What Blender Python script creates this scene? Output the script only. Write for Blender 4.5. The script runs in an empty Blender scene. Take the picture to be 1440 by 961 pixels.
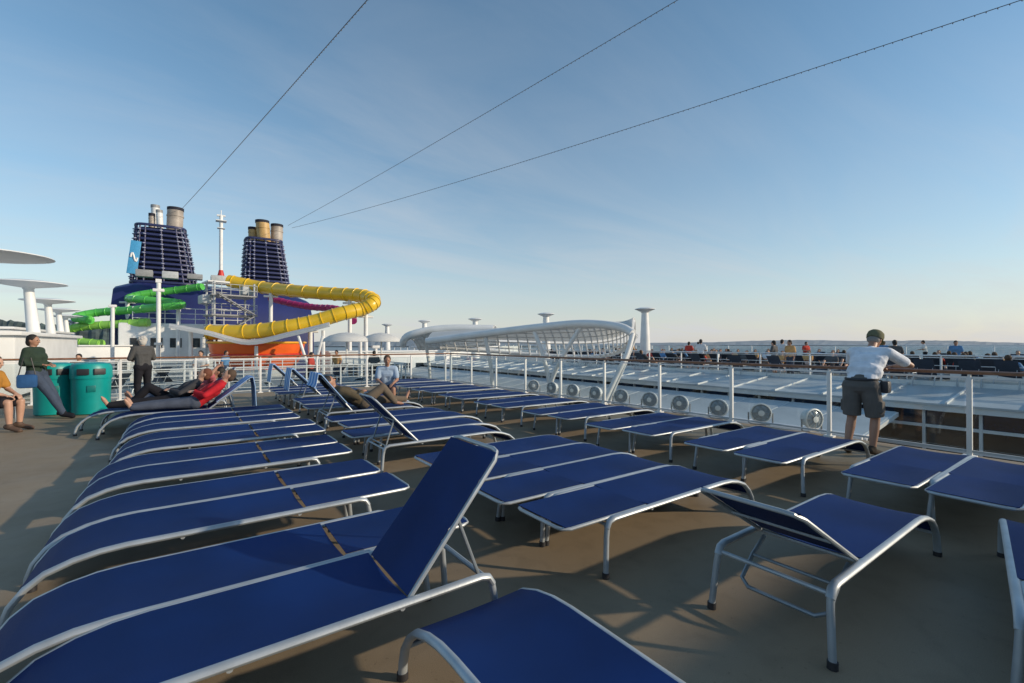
import bpy, bmesh, math, random
from mathutils import Vector, Matrix
random.seed(7)
scene=bpy.context.scene
for attr,val in (('view_transform','Standard'),('look','None')):
    setattr(scene.view_settings,attr,val)
scene.view_settings.exposure=0
YAW=math.radians(35.6); SY,CY=math.sin(YAW),math.cos(YAW)
PI=math.pi
def C(x,d,z=0.0):
    "metres across / ahead of the survey station -> ship coordinates"
    return Vector((x*CY+d*SY, -x*SY+d*CY, z))
# ------------------------------------------------------------------ materials
MATS={}
def mat(name,col,rough=0.5,metal=0.0,var=0.12,scale=6.0,bump=0.0,bscale=80.0,spec=0.5,coat=0.0):
    if name in MATS: return MATS[name]
    m=bpy.data.materials.new(name); m.use_nodes=True
    nt=m.node_tree; b=nt.nodes['Principled BSDF']
    b.inputs['Roughness'].default_value=rough; b.inputs['Metallic'].default_value=metal
    b.inputs['Specular IOR Level'].default_value=spec
    b.inputs['Coat Weight'].default_value=coat
    tc=nt.nodes.new('ShaderNodeTexCoord')
    n=nt.nodes.new('ShaderNodeTexNoise'); n.inputs['Scale'].default_value=scale; n.inputs['Detail'].default_value=6
    nt.links.new(tc.outputs['Object'],n.inputs['Vector'])
    r=nt.nodes.new('ShaderNodeValToRGB'); r.color_ramp.elements[0].position=0.3; r.color_ramp.elements[1].position=0.7
    r.color_ramp.elements[0].color=(*[max(0,c*(1-var)) for c in col],1)
    r.color_ramp.elements[1].color=(*[min(1,c*(1+var)) for c in col],1)
    nt.links.new(n.outputs['Fac'],r.inputs['Fac']); nt.links.new(r.outputs['Color'],b.inputs['Base Color'])
    if bump>0:
        n2=nt.nodes.new('ShaderNodeTexNoise'); n2.inputs['Scale'].default_value=bscale; n2.inputs['Detail'].default_value=4
        nt.links.new(tc.outputs['Object'],n2.inputs['Vector'])
        bp=nt.nodes.new('ShaderNodeBump'); bp.inputs['Strength'].default_value=bump; bp.inputs['Distance'].default_value=0.01
        nt.links.new(n2.outputs['Fac'],bp.inputs['Height']); nt.links.new(bp.outputs['Normal'],b.inputs['Normal'])
    MATS[name]=m; return m
def translucent(name,col,fac=0.45):
    m=mat(name,col,0.7,var=0.05,scale=0.6); nt=m.node_tree; b=nt.nodes['Principled BSDF']; o=[n for n in nt.nodes if n.type=='OUTPUT_MATERIAL'][0]
    t=nt.nodes.new('ShaderNodeBsdfTranslucent'); t.inputs['Color'].default_value=(0.9,0.9,0.88,1); mx=nt.nodes.new('ShaderNodeMixShader'); mx.inputs[0].default_value=fac
    nt.links.new(b.outputs[0],mx.inputs[1]); nt.links.new(t.outputs[0],mx.inputs[2]); nt.links.new(mx.outputs[0],o.inputs[0]); return m
WHITE=mat('white_paint',(0.76,0.77,0.76),0.45,var=0.07,scale=1.5)
WHITE2=translucent('white_canopy_membrane',(0.84,0.84,0.82))
ALU=mat('satin_aluminium',(0.40,0.44,0.47),0.42,0.35,var=0.12,scale=9,bump=0.05)
ALUD=mat('grey_tube',(0.28,0.32,0.35),0.42,0.4,var=0.15,scale=9)
PLASTIC=mat('dark_plastic',(0.03,0.03,0.035),0.5)
NAVY=mat('funnel_navy',(0.02,0.028,0.10),0.45,var=0.2,scale=0.4)
PURP=mat('superstructure_blue',(0.022,0.030,0.13),0.4,var=0.15,scale=0.3)
WOOD=mat('varnished_wood',(0.25,0.11,0.05),0.4,var=0.3,scale=14)
TEAL=mat('teal_plastic',(0.0,0.30,0.28),0.4,var=0.12,scale=3)
TEALD=mat('teal_dark',(0.0,0.16,0.15),0.4)
YEL=mat('yellow_fibreglass',(0.78,0.50,0.02),0.3,var=0.08,scale=0.7,coat=0.3)
GRN=mat('green_fibreglass',(0.10,0.50,0.08),0.3,var=0.1,scale=0.7,coat=0.3)
LIME=mat('lime_fibreglass',(0.30,0.62,0.10),0.3,var=0.1,scale=0.7)
MAG=mat('magenta_fibreglass',(0.35,0.02,0.14),0.3)
ORA=mat('orange_fibreglass',(0.80,0.13,0.02),0.35,var=0.12,scale=0.5)
REDM=mat('red_paint',(0.55,0.03,0.02),0.4)
GREY=mat('mid_grey',(0.27,0.28,0.29),0.5)
PGREY=mat('pale_grey',(0.45,0.48,0.49),0.5)
TAN=mat('sooted_pipe_tan',(0.50,0.32,0.12),0.5,var=0.35,scale=0.8)
PIPEG=mat('sooted_pipe_grey',(0.34,0.30,0.26),0.5,var=0.35,scale=0.8)
SOOT=mat('soot_black',(0.015,0.016,0.03),0.8)
LBLUE=mat('light_blue_paint',(0.06,0.30,0.55),0.4)
WINDOW=mat('dark_window',(0.02,0.03,0.04),0.08,var=0.4,scale=0.5,spec=0.8)
CABLE=mat('cable_grey',(0.13,0.14,0.16),0.6)
LENS=mat('floodlight_lens',(0.30,0.35,0.40),0.12,var=0.3,scale=16)
LDECK=mat('lower_deck_paint',(0.30,0.33,0.33),0.6,var=0.2,scale=0.4)
ROOFM=mat('frosted_roof_panel',(0.52,0.56,0.58),0.5,var=0.18,scale=0.5)
def fabric():
    m=mat('navy_sling_fabric',(0.0045,0.025,0.118),0.62,var=0.25,scale=1.7,spec=0.14)
    nt=m.node_tree; b=nt.nodes['Principled BSDF']; tc=[n for n in nt.nodes if n.type=='TEX_COORD'][0]
    w=[]
    for ax in ('X','Y'):
        t=nt.nodes.new('ShaderNodeTexWave'); t.bands_direction=ax; t.inputs['Scale'].default_value=90
        nt.links.new(tc.outputs['Object'],t.inputs['Vector']); w.append(t)
    a=nt.nodes.new('ShaderNodeMath'); a.operation='ADD'
    nt.links.new(w[0].outputs['Fac'],a.inputs[0]); nt.links.new(w[1].outputs['Fac'],a.inputs[1])
    bp=nt.nodes.new('ShaderNodeBump'); bp.inputs['Strength'].default_value=0.22; bp.inputs['Distance'].default_value=0.002
    nt.links.new(a.outputs[0],bp.inputs['Height']); nt.links.new(bp.outputs['Normal'],b.inputs['Normal'])
    return m
FAB=fabric()
def towelmat():
    m=bpy.data.materials.new('striped_towel'); m.use_nodes=True; nt=m.node_tree; b=nt.nodes['Principled BSDF']
    b.inputs['Roughness'].default_value=0.9
    tc=nt.nodes.new('ShaderNodeTexCoord'); t=nt.nodes.new('ShaderNodeTexWave'); t.bands_direction='Y'; t.inputs['Scale'].default_value=3.2
    r=nt.nodes.new('ShaderNodeValToRGB'); r.color_ramp.interpolation='CONSTANT'
    r.color_ramp.elements[0].color=(0.07,0.25,0.62,1); r.color_ramp.elements[1].position=0.6; r.color_ramp.elements[1].color=(0.45,0.60,0.78,1)
    nt.links.new(tc.outputs['Object'],t.inputs['Vector']); nt.links.new(t.outputs['Fac'],r.inputs['Fac']); nt.links.new(r.outputs['Color'],b.inputs['Base Color'])
    return m
TOWEL=towelmat()
def glassmat():
    m=bpy.data.materials.new('rail_glass'); m.use_nodes=True; nt=m.node_tree; nt.nodes.clear()
    o=nt.nodes.new('ShaderNodeOutputMaterial'); mx=nt.nodes.new('ShaderNodeMixShader')
    t=nt.nodes.new('ShaderNodeBsdfTransparent'); t.inputs['Color'].default_value=(0.90,0.935,0.94,1)
    g=nt.nodes.new('ShaderNodeBsdfGlossy'); g.inputs['Roughness'].default_value=0.03
    lw=nt.nodes.new('ShaderNodeLayerWeight'); lw.inputs['Blend'].default_value=0.5
    p=nt.nodes.new('ShaderNodeMath'); p.operation='POWER'; p.inputs[1].default_value=5
    a=nt.nodes.new('ShaderNodeMath'); a.operation='MULTIPLY_ADD'; a.inputs[1].default_value=0.9; a.inputs[2].default_value=0.04
    nt.links.new(lw.outputs['Facing'],p.inputs[0]); nt.links.new(p.outputs[0],a.inputs[0])
    nt.links.new(a.outputs[0],mx.inputs[0]); nt.links.new(t.outputs[0],mx.inputs[1]); nt.links.new(g.outputs[0],mx.inputs[2])
    nt.links.new(mx.outputs[0],o.inputs[0]); return m
GLASS=glassmat()
def deckmat():
    m=bpy.data.materials.new('deck_coating'); m.use_nodes=True; nt=m.node_tree; b=nt.nodes['Principled BSDF']
    tc=nt.nodes.new('ShaderNodeTexCoord')
    def noise(s,d=5,dist=0):
        n=nt.nodes.new('ShaderNodeTexNoise'); n.inputs['Scale'].default_value=s; n.inputs['Detail'].default_value=d; n.inputs['Distortion'].default_value=dist
        nt.links.new(tc.outputs['Object'],n.inputs['Vector']); return n
    def ramp(n,p0,c0,p1,c1):
        r=nt.nodes.new('ShaderNodeValToRGB'); r.color_ramp.elements[0].position=p0; r.color_ramp.elements[0].color=(*c0,1)
        r.color_ramp.elements[1].position=p1; r.color_ramp.elements[1].color=(*c1,1); nt.links.new(n.outputs['Fac'],r.inputs['Fac']); return r
    r1=ramp(noise(0.6,4,0.3),0.3,(0.275,0.212,0.138),0.7,(0.325,0.255,0.17))
    r2=ramp(noise(220,2),0.25,(0.78,0.78,0.78),0.75,(1.12,1.12,1.12))
    r3=ramp(noise(5.5,8,0.6),0.30,(0.88,0.88,0.88),0.5,(1,1,1))
    r4=ramp(noise(38,3,0.2),0.66,(1,1,1),0.72,(0.80,0.78,0.75))
    def mul(a,c):
        x=nt.nodes.new('ShaderNodeMix'); x.data_type='RGBA'; x.blend_type='MULTIPLY'; x.inputs[0].default_value=1
        nt.links.new(a,x.inputs[6]); nt.links.new(c,x.inputs[7]); return x.outputs[2]
    nt.links.new(mul(mul(mul(r1.outputs[0],r2.outputs[0]),r3.outputs[0]),r4.outputs[0]),b.inputs['Base Color'])
    rr=ramp(noise(2,4),0.3,(0.50,)*3,0.7,(0.70,)*3); nt.links.new(rr.outputs[0],b.inputs['Roughness']); b.inputs['Specular IOR Level'].default_value=0.32
    bp=nt.nodes.new('ShaderNodeBump'); bp.inputs['Strength'].default_value=0.3; bp.inputs['Distance'].default_value=0.004
    nt.links.new(noise(180,3).outputs['Fac'],bp.inputs['Height']); nt.links.new(bp.outputs['Normal'],b.inputs['Normal'])
    return m
DECK=deckmat()
# ------------------------------------------------------------------ mesh builder
class MB:
    def __init__(s): s.bm=bmesh.new()
    def _tag(s,n0,m):
        s.bm.faces.ensure_lookup_table()
        for f in s.bm.faces[n0:]: f.material_index=m
    def box(s,c,size,rot=None,m=0,bev=0.0):
        n0=len(s.bm.faces)
        M=Matrix.Translation(Vector(c))@(rot.to_4x4() if rot else Matrix.Identity(4))@Matrix.Diagonal((*size,1))
        r=bmesh.ops.create_cube(s.bm,size=1,matrix=M)
        if bev>0:
            es=list({e for v in r['verts'] for e in v.link_edges})
            bmesh.ops.bevel(s.bm,geom=es,offset=bev,segments=2,affect='EDGES',profile=0.6)
        s._tag(n0,m); return s
    def tube(s,pts,r,n=8,m=0,rs=None,flat=(1,1),closed=False,up=None):
        n0=len(s.bm.faces); pts=[Vector(p) for p in pts]; N=len(pts); rings=[]
        prev=None
        for i,p in enumerate(pts):
            if closed: t=(pts[(i+1)%N]-pts[i-1])
            else: t=(pts[min(i+1,N-1)]-pts[max(i-1,0)])
            t.normalize()
            if prev is None:
                a=Vector(up) if up else (Vector((0,0,1)) if abs(t.z)<0.9 else Vector((0,1,0)))
            else: a=prev
            u=(a-t*a.dot(t)).normalized(); w=t.cross(u); prev=u
            rr=rs[i] if rs else r
            rings.append([s.bm.verts.new(p+u*math.cos(2*math.pi*k/n)*rr*flat[0]+w*math.sin(2*math.pi*k/n)*rr*flat[1]) for k in range(n)])
        for i in range(N if closed else N-1):
            A,B=rings[i],rings[(i+1)%N]
            for k in range(n): s.bm.faces.new((A[k],A[(k+1)%n],B[(k+1)%n],B[k]))
        if not closed:
            s.bm.faces.new(rings[0][::-1]); s.bm.faces.new(rings[-1])
        s._tag(n0,m); return s
    def lathe(s,prof,c=(0,0,0),n=24,m=0,sx=1,sy=1,R=None):
        n0=len(s.bm.faces); c=Vector(c); rings=[]
        for r,z in prof:
            ring=[]
            for k in range(n):
                v=Vector((max(r,1e-4)*math.cos(2*math.pi*k/n)*sx,max(r,1e-4)*math.sin(2*math.pi*k/n)*sy,z))
                if R: v=R@v
                ring.append(s.bm.verts.new(c+v))
            rings.append(ring)
        for A,B in zip(rings,rings[1:]):
            for k in range(n): s.bm.faces.new((A[k],A[(k+1)%n],B[(k+1)%n],B[k]))
        s.bm.faces.new(rings[0][::-1]); s.bm.faces.new(rings[-1])
        s._tag(n0,m); return s
    def sphere(s,c,r,m=0,R=None,sub=2):
        n0=len(s.bm.faces); sc=r if hasattr(r,'__len__') else (r,r,r)
        M=Matrix.Translation(Vector(c))@(R.to_4x4() if R else Matrix.Identity(4))@Matrix.Diagonal((*sc,1))
        bmesh.ops.create_icosphere(s.bm,subdivisions=sub,radius=1,matrix=M); s._tag(n0,m); return s
    def cap(s,p,q,r1,r2,n=12):
        p,q=Vector(p),Vector(q); d=q-p; L=d.length
        if L>1e-5:
            M=Matrix.Translation((p+q)/2)@d.to_track_quat('Z','Y').to_matrix().to_4x4()
            bmesh.ops.create_cone(s.bm,cap_ends=True,segments=n,radius1=r1,radius2=r2,depth=L,matrix=M)
        s.sphere(p,r1); s.sphere(q,r2); return s
    def grid(s,rows,m=0,thick=0.0):
        n0=len(s.bm.faces); V=[[s.bm.verts.new(Vector(p)) for p in row] for row in rows]
        for i in range(len(V)-1):
            for j in range(len(V[0])-1): s.bm.faces.new((V[i][j],V[i][j+1],V[i+1][j+1],V[i+1][j]))
        s.bm.faces.ensure_lookup_table()
        if thick:
            s.bm.normal_update()
            bmesh.ops.solidify(s.bm,geom=s.bm.faces[n0:],thickness=thick)
        s._tag(n0,m); return s
    def mesh(s,name,mats,smooth=True,fixn=True):
        if fixn: bmesh.ops.recalc_face_normals(s.bm,faces=s.bm.faces[:])
        me=bpy.data.meshes.new(name); s.bm.to_mesh(me); s.bm.free()
        for mm in (mats if isinstance(mats,(list,tuple)) else [mats]): me.materials.append(mm)
        if smooth:
            me.polygons.foreach_set('use_smooth',[True]*len(me.polygons))
            try: me.set_sharp_from_angle(angle=math.radians(38))
            except Exception: pass
        return me
def link(o,parent=None,loc=None,rz=0):
    scene.collection.objects.link(o)
    if parent: o.parent=parent
    if loc is not None: o.location=loc
    o.rotation_euler[2]=rz
    return o
def obj(mb,name,mats,parent=None,loc=(0,0,0),rz=0,smooth=True):
    me=mb if isinstance(mb,bpy.types.Mesh) else mb.mesh(name,mats,smooth)
    return link(bpy.data.objects.new(name,me),parent,loc,rz)
def thing(name,label,cat,loc=(0,0,0),rz=0,group=None):
    e=bpy.data.objects.new(name,None); e.empty_display_size=0.2; link(e,None,loc,rz)
    e['label']=label; e['category']=cat
    if group: e['group']=group
    return e
def tag(o,label,cat,group=None):
    o['label']=label; o['category']=cat
    if group: o['group']=group
    return o
def structure(o): o['kind']='structure'; return o
# ------------------------------------------------------------------ sky, sun, camera
SUN_AZ=math.radians(135); SUN_EL=math.radians(19)
w=bpy.data.worlds.new('World'); scene.world=w; w.use_nodes=True; nt=w.node_tree
bg=nt.nodes['Background']; bg.inputs['Strength'].default_value=0.148
sky=nt.nodes.new('ShaderNodeTexSky'); sky.sky_type='NISHITA'; sky.sun_disc=False
sky.sun_elevation=SUN_EL; sky.sun_rotation=SUN_AZ; sky.altitude=0; sky.air_density=1.1; sky.dust_density=0.4; sky.ozone_density=3.0
tc=nt.nodes.new('ShaderNodeTexCoord'); sep=nt.nodes.new('ShaderNodeSeparateXYZ'); nt.links.new(tc.outputs['Generated'],sep.inputs[0])
def M_(op,a,b=None):
    n=nt.nodes.new('ShaderNodeMath'); n.operation=op
    for i,v in enumerate((a,b)):
        if v is None: continue
        if isinstance(v,(int,float)): n.inputs[i].default_value=v
        else: nt.links.new(v,n.inputs[i])
    return n.outputs[0]
hs=nt.nodes.new('ShaderNodeHueSaturation'); hs.inputs['Saturation'].default_value=1.14; hs.inputs['Hue'].default_value=0.489; hs.inputs['Value'].default_value=1.05; nt.links.new(sky.outputs[0],hs.inputs['Color'])
zc=M_('MAXIMUM',sep.outputs[2],0.0)
zz=M_('ADD',zc,0.10)
cx=M_('DIVIDE',sep.outputs[0],zz); cy=M_('DIVIDE',sep.outputs[1],zz)
cmb=nt.nodes.new('ShaderNodeCombineXYZ'); nt.links.new(cx,cmb.inputs[0]); nt.links.new(cy,cmb.inputs[1])
mp=nt.nodes.new('ShaderNodeMapping'); mp.inputs['Rotation'].default_value=(0,0,math.radians(20)); mp.inputs['Scale'].default_value=(0.5,1.6,1)
nt.links.new(cmb.outputs[0],mp.inputs['Vector'])
n1=nt.nodes.new('ShaderNodeTexNoise'); n1.inputs['Scale'].default_value=0.8; n1.inputs['Detail'].default_value=10; n1.inputs['Roughness'].default_value=0.62; n1.inputs['Distortion'].default_value=0.7
nt.links.new(mp.outputs[0],n1.inputs['Vector'])
n2=nt.nodes.new('ShaderNodeTexNoise'); n2.inputs['Scale'].default_value=0.35; n2.inputs['Detail'].default_value=3
nt.links.new(cmb.outputs[0],n2.inputs['Vector'])
rp=nt.nodes.new('ShaderNodeValToRGB'); rp.color_ramp.elements[0].position=0.40; rp.color_ramp.elements[1].position=0.84
nt.links.new(n1.outputs['Fac'],rp.inputs['Fac'])
rp2=nt.nodes.new('ShaderNodeValToRGB'); rp2.color_ramp.elements[0].position=0.30; rp2.color_ramp.elements[1].position=0.65
nt.links.new(n2.outputs['Fac'],rp2.inputs['Fac'])
cf=M_('MULTIPLY',M_('MULTIPLY',rp.outputs[0],rp2.outputs[0]),0.50)
# thin high haze: optical depth grows towards the horizon
hz=M_('MULTIPLY',M_('POWER',2.718,M_('MULTIPLY',zc,-4.2)),0.76)
cf2=M_('MINIMUM',M_('ADD',cf,hz),0.92)
mx=nt.nodes.new('ShaderNodeMix'); mx.data_type='RGBA'; nt.links.new(cf2,mx.inputs[0]); nt.links.new(hs.outputs[0],mx.inputs[6]); mx.inputs[7].default_value=(4.35,4.45,4.6,1)
nt.links.new(mx.outputs[2],bg.inputs['Color'])
sd=Vector((math.sin(SUN_AZ)*math.cos(SUN_EL),math.cos(SUN_AZ)*math.cos(SUN_EL),math.sin(SUN_EL)))
L=bpy.data.lights.new('sun','SUN'); L.energy=3.6; L.angle=math.radians(1.0); L.color=(1.0,0.83,0.62)
lo=link(bpy.data.objects.new('sun',L)); lo.rotation_mode='QUATERNION'; lo.rotation_quaternion=(-sd).to_track_quat('-Z','Y')
cam=bpy.data.cameras.new('camera'); cam.lens=16; cam.sensor_width=36; cam.clip_end=90000; cam.clip_start=0.05
co=link(bpy.data.objects.new('camera',cam)); co.location=(0,0,1.5); co.rotation_euler=(math.radians(90.3),0,-YAW); scene.camera=co
# ------------------------------------------------------------------ setting
def watermat():
    m=mat('sea_water',(0.16,0.20,0.22),0.4,var=0.3,scale=0.002,bump=0.4,bscale=0.3); return m
structure(obj(MB().box((0,0,-36),(80000,80000,0.5)),'water',watermat(),smooth=False))
structure(obj(MB().box((-2.7,3,-1.5),(22.6,26,3.0)),'deck',DECK,smooth=False))
structure(obj(MB().box((12,36,-19.6),(54,104,33)),'lower_deck',LDECK,smooth=False))
structure(obj(MB().box((28.5,27,-1.52),(16,78,3.04)),'far_side_deck',LDECK,smooth=False))
structure(obj(MB().box((-10,46,-1.52),(10,60,3.04)),'port_side_deck',LDECK,smooth=False))
structure(obj(MB().box((2,25,-1.8),(12.8,11,2.6)),'forward_deck',LDECK,smooth=False))
def hills(name,t0,t1,dist,hgt,seed,m):
    rnd=random.Random(seed); mb=MB(); rows=[]
    for j in range(6):
        row=[]
        for i in range(140):
            u=i/139; t=t0+u*(t1-t0); d=dist+j*dist*0.06
            env=max(0.0,math.sin(PI*(0.03+0.94*u)))**0.6
            h=(math.sin(u*9+seed)*0.2+math.sin(u*31+seed)*0.1+0.8)*env*hgt*max(0,math.sin(PI*(j+0.2)/5.4))+rnd.uniform(-.05,.05)*hgt
            row.append(C(t*d,d,-36+max(0,h)))
        rows.append(row)
    mb.grid(rows); return structure(obj(mb,name,m,smooth=False))
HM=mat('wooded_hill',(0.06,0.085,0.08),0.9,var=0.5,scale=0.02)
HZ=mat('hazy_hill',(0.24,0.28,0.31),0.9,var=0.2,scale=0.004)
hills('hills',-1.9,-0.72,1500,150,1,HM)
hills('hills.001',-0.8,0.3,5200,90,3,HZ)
hills('hills.002',0.1,1.8,9000,130,5,mat('haze_tinted_coast',(0.27,0.31,0.34),0.9,var=0.15,scale=0.002))  # low band added for horizon haze, pale haze mixed into its colour
# ------------------------------------------------------------------ railings
def railing(label,p0,p1,post_at,h=1.12,wood=True,post=(0.055,0.055),glass=True,name='glass_railing',low=0.08,bars=0):
    p0,p1=Vector(p0),Vector(p1); d=(p1-p0); Ln=d.length; ang=math.atan2(d.y,d.x)
    e=thing(name,label,'railing',p0,ang)
    mb=MB(); 
    if wood: mb.tube([(0,0,h),(Ln,0,h)],0.042,10,flat=(0.6,1.1))
    else: mb.tube([(0,0,h),(Ln,0,h)],0.025,8)
    obj(mb,'handrail',WOOD if wood else WHITE,e)
    obj(MB().box((Ln/2,0,h-0.07),(Ln,0.02,0.025)),'top_bar',WHITE,e,smooth=False); obj(MB().box((Ln/2,0,low),(Ln,0.03,0.03)),'bottom_bar',PGREY,e,smooth=False)
    for k in range(bars): obj(MB().tube([(0,0,low+(h-low)*(k+1)/(bars+1)),(Ln,0,low+(h-low)*(k+1)/(bars+1))],0.012,6),'middle_bar',WHITE,e)
    pm=MB().box((0,0,h/2-0.03),(post[0],post[1],h-0.06),bev=0.006).box((0,0,0.012),(0.14,0.12,0.024)).tube([(0,0,h-0.06),(0,0,h-0.02)],0.02,8).mesh('post',WHITE)
    for s in post_at: obj(pm,'post',None,e,(s,0,0))
    if glass:
        for a,b in zip(post_at,post_at[1:]):
            obj(MB().box(((a+b)/2,0,(h-0.09+low)/2+0.01),(b-a-0.09,0.010,h-0.14-low)),'glass_panel',GLASS,e,smooth=False)
    return e
ps=[1.38+1.62*k for k in range(-3,10)]
b0=-3.6
railing('white post railing with glass panels and varnished wooden handrail',(8.45,b0,0),(8.45,16,0),[p-b0 for p in ps if p-b0>0]+[19.5])
railing('white post railing with wooden handrail closing the deck end',(-13,15.9,0),(8.4,15.9,0),[0.1+1.64*k for k in range(13)]+[21.2])
railing('tall glass windscreen along the opposite deck edge',(34.5,-8,0),(34.5,64,0),[0.1+1.8*k for k in range(40)],h=1.42,wood=False)
railing('white railing above the pool opening',(20.9,-8,0),(20.9,60,0),[0.1+2.0*k for k in range(34)],h=1.1,wood=False,bars=2,glass=False)
for bb in (20,29.8): railing('white tubular railing on the forward deck',(-4.2,bb,-.5),(8.2,bb,-.5),[0.1+1.35*k for k in range(10)],h=1.1,wood=False,bars=3,glass=False,name='tubular_railing')
railing('white tubular railing along the pool side of forward deck',(8.3,20,-.5),(8.3,30,-.5),[0.1+1.35*k for k in range(8)],h=1.1,wood=False,bars=3,glass=False,name='tubular_railing')
for bb in (36,44): railing('white tubular railing across the pool area',(-4,bb,-3),(15.5,bb,-3),[0.1+1.9*k for k in range(11)],h=3.4,wood=False,bars=4,glass=False,name='tubular_railing',low=2.2)
# unseen deckhouse behind the camera, added to shade the foreground deck
e=thing('deckhouse','unseen white deckhouse added to shade the foreground deck','building',(4,-8.2,0))
obj(MB().box((0,0,1.45),(20,5.6,2.9),bev=0.05),'wall',WHITE,e); obj(MB().box((0,0.05,3.0),(20.4,6.4,0.18),bev=0.03),'roof',WHITE,e)
for i in range(8): obj(MB().box((-8.4+2.4*i,2.81,1.5),(1.7,0.04,1.3)),'window',WINDOW,e,smooth=False)
# ------------------------------------------------------------------ sun loungers
W=0.58; HH=0.355
PROF=[(0.0,0.0),(0.005,0.07),(0.03,0.15),(0.085,0.225),(0.16,0.285),(0.27,0.325),(0.38,0.347),(0.50,HH)]
def lounger_meshes():
    D={}
    y=W/2-0.013
    mb=MB()
    for s in (-1,1):
        pts=[(x,s*y,z) for x,z in PROF]+[(x,s*y,HH) for x in (0.9,1.3,1.7,1.80)]+[(1.845,s*y,HH-0.012),(1.868,s*y,HH-0.05)]
        mb.tube(pts,0.0185,10,flat=(1.2,0.95))
        mb.tube([(0,s*y,0.0),(0,s*y,0.03)],0.026,10,m=1)
    for x,z in ((0.05,0.17),(0.75,HH-0.02),(1.40,HH-0.02),(1.855,HH-0.035)):
        mb.tube([(x,-y,z),(x,y,z)],0.012,8)
    D['frame']=mb.mesh('frame',[ALU,PLASTIC])
    for k,s in (('legR',-1),('legL',1)):
        mb=MB(); mb.tube([(1.862,s*y,HH-0.04),(1.875,s*(y+0.004),HH-0.1),(1.90,s*(y+0.02),0.02)],0.018,10)
        mb.tube([(1.90,s*(y+0.02),0.0),(1.898,s*(y+0.02),0.035)],0.024,10,m=1)
        D[k]=mb.mesh('leg',[ALU,PLASTIC])
    mb=MB(); rows=[]
    S=[(x,z) for x,z in PROF[2:]]+[(x,HH) for x in (0.7,0.85,1.0,1.15,1.3,1.425)]
    for x,z in S:
        rows.append([(x,-y+0.008+(2*y-0.016)*j/8, z+0.012-0.016*math.sin(math.pi*j/8)*(1 if x>0.2 else 0.3)) for j in range(9)])
    mb.grid(rows,thick=0.004); D['seat']=mb.mesh('seat',FAB)
    mb=MB(); rows=[]
    for x in (0.005,0.12,0.25,0.4,0.55,0.68,0.755):
        rows.append([(x,-y+0.033+(2*y-0.066)*j/8,0.012-0.016*math.sin(math.pi*j/8)*math.sin(math.pi*min(1,max(0,x/0.77)))) for j in range(9)])
    mb.grid(rows,thick=0.004); D['back']=mb.mesh('backrest',FAB)
    mb=MB(); yy=y-0.028; mb.tube([(0,-yy,0),(0.72,-yy,0),(0.765,-yy+0.03,0),(0.775,-yy+0.07,0),(0.775,yy-0.07,0),(0.765,yy-0.03,0),(0.72,yy,0),(0,yy,0)],0.0120,8)
    mb.tube([(0.38,-yy,-0.008),(0.38,yy,-0.008)],0.008,6)
    D['bframe']=mb.mesh('backrest_frame',ALU)
    mb=MB(); yb=y-0.06
    mb.tube([(1.46,-yb,HH-0.025),(1.60,-yb,HH-0.10),(1.72,-yb,HH-0.20),(1.75,-yb+0.05,HH-0.225),(1.75,yb-0.05,HH-0.225),(1.72,yb,HH-0.20),(1.60,yb,HH-0.10),(1.46,yb,HH-0.025)],0.012,8)
    mb.tube([(1.60,-yb,HH-0.10),(1.60,yb,HH-0.10)],0.010,8)
    D['support']=mb.mesh('support_bracket',ALUD)
    mb=MB(); mb.tube([(1.46,-yb,HH-0.025),(1.80,-yb,HH-0.028),(1.82,-yb+0.03,HH-0.028),(1.82,yb-0.03,HH-0.028),(1.80,yb,HH-0.028),(1.46,yb,HH-0.025)],0.0095,8)
    D['support_flat']=mb.mesh('support_bracket',ALUD)
    return D
LM=lounger_meshes()
def lounger(a,b,rz=0,ang=0,label=None,support=None,group='navy sun loungers on the open deck'):
    e=thing('sun_lounger',label or 'flat navy sling sun lounger with grey tube frame','sun lounger',(a,b,0),rz,group)
    for k,n in (('frame','frame'),('legR','leg'),('legL','leg'),('seat','seat')):
        obj(LM[k],n,None,e)
    bk=obj(LM['back'],'backrest',None,e,(1.44,0,HH)); bk.rotation_euler=(0,-math.radians(ang+random.uniform(0,.6)),0)
    obj(LM['bframe'],'backrest_frame',None,bk)
    if ang>35:
        r=0.40; x,z=1.44+r*math.cos(math.radians(ang)),HH+r*math.sin(math.radians(ang)); yb=W/2-0.07
        mb=MB(); mb.tube([(x,-yb,z),(1.82,-yb,HH-0.01),(1.82,yb,HH-0.01),(x,yb,z)],0.0095,8)
        obj(mb,'support_bracket',ALUD,e)
    else: obj(LM['support' if ang>5 else 'support_flat'],'support_bracket',None,e)
    return e
P2=0.588
for i,bb in enumerate((1.90,3.38,4.84,6.26,7.64)):
    for k in (0,1):
        j=random.uniform(-0.04,0.04)
        if i==0 and k==0: lounger(-0.62,bb+0.29,0,50,'navy sun lounger with its backrest raised steeply')
        else: lounger(-0.75+j,bb+0.29+k*P2,random.uniform(-0.008,0.008),0)
lounger(-0.78,9.18,0.005,0)
for k in range(4): lounger(4.08+random.uniform(-.03,.03),2.32+k*P2,PI+random.uniform(-.006,.006))
lounger(3.66,5.24,PI,45,'navy sun lounger with its backrest raised')
lounger(3.85,5.86,PI)
lounger(4.0,6.60,PI); lounger(3.95,7.19,PI)
lounger(3.75,8.15,PI,50,'navy sun lounger with backrest raised, someone resting on it')
lounger(3.95,8.77,PI); lounger(4.0,9.45,PI); lounger(4.0,10.04,PI)
lounger(3.9,11.0,PI,45,'navy sun lounger with raised backrest and a towel'); lounger(3.9,11.65,PI); lounger(3.9,12.3,PI,0); lounger(3.9,13.0,PI,0); lounger(3.9,13.6,PI,45,'navy sun lounger with its backrest raised')
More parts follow.
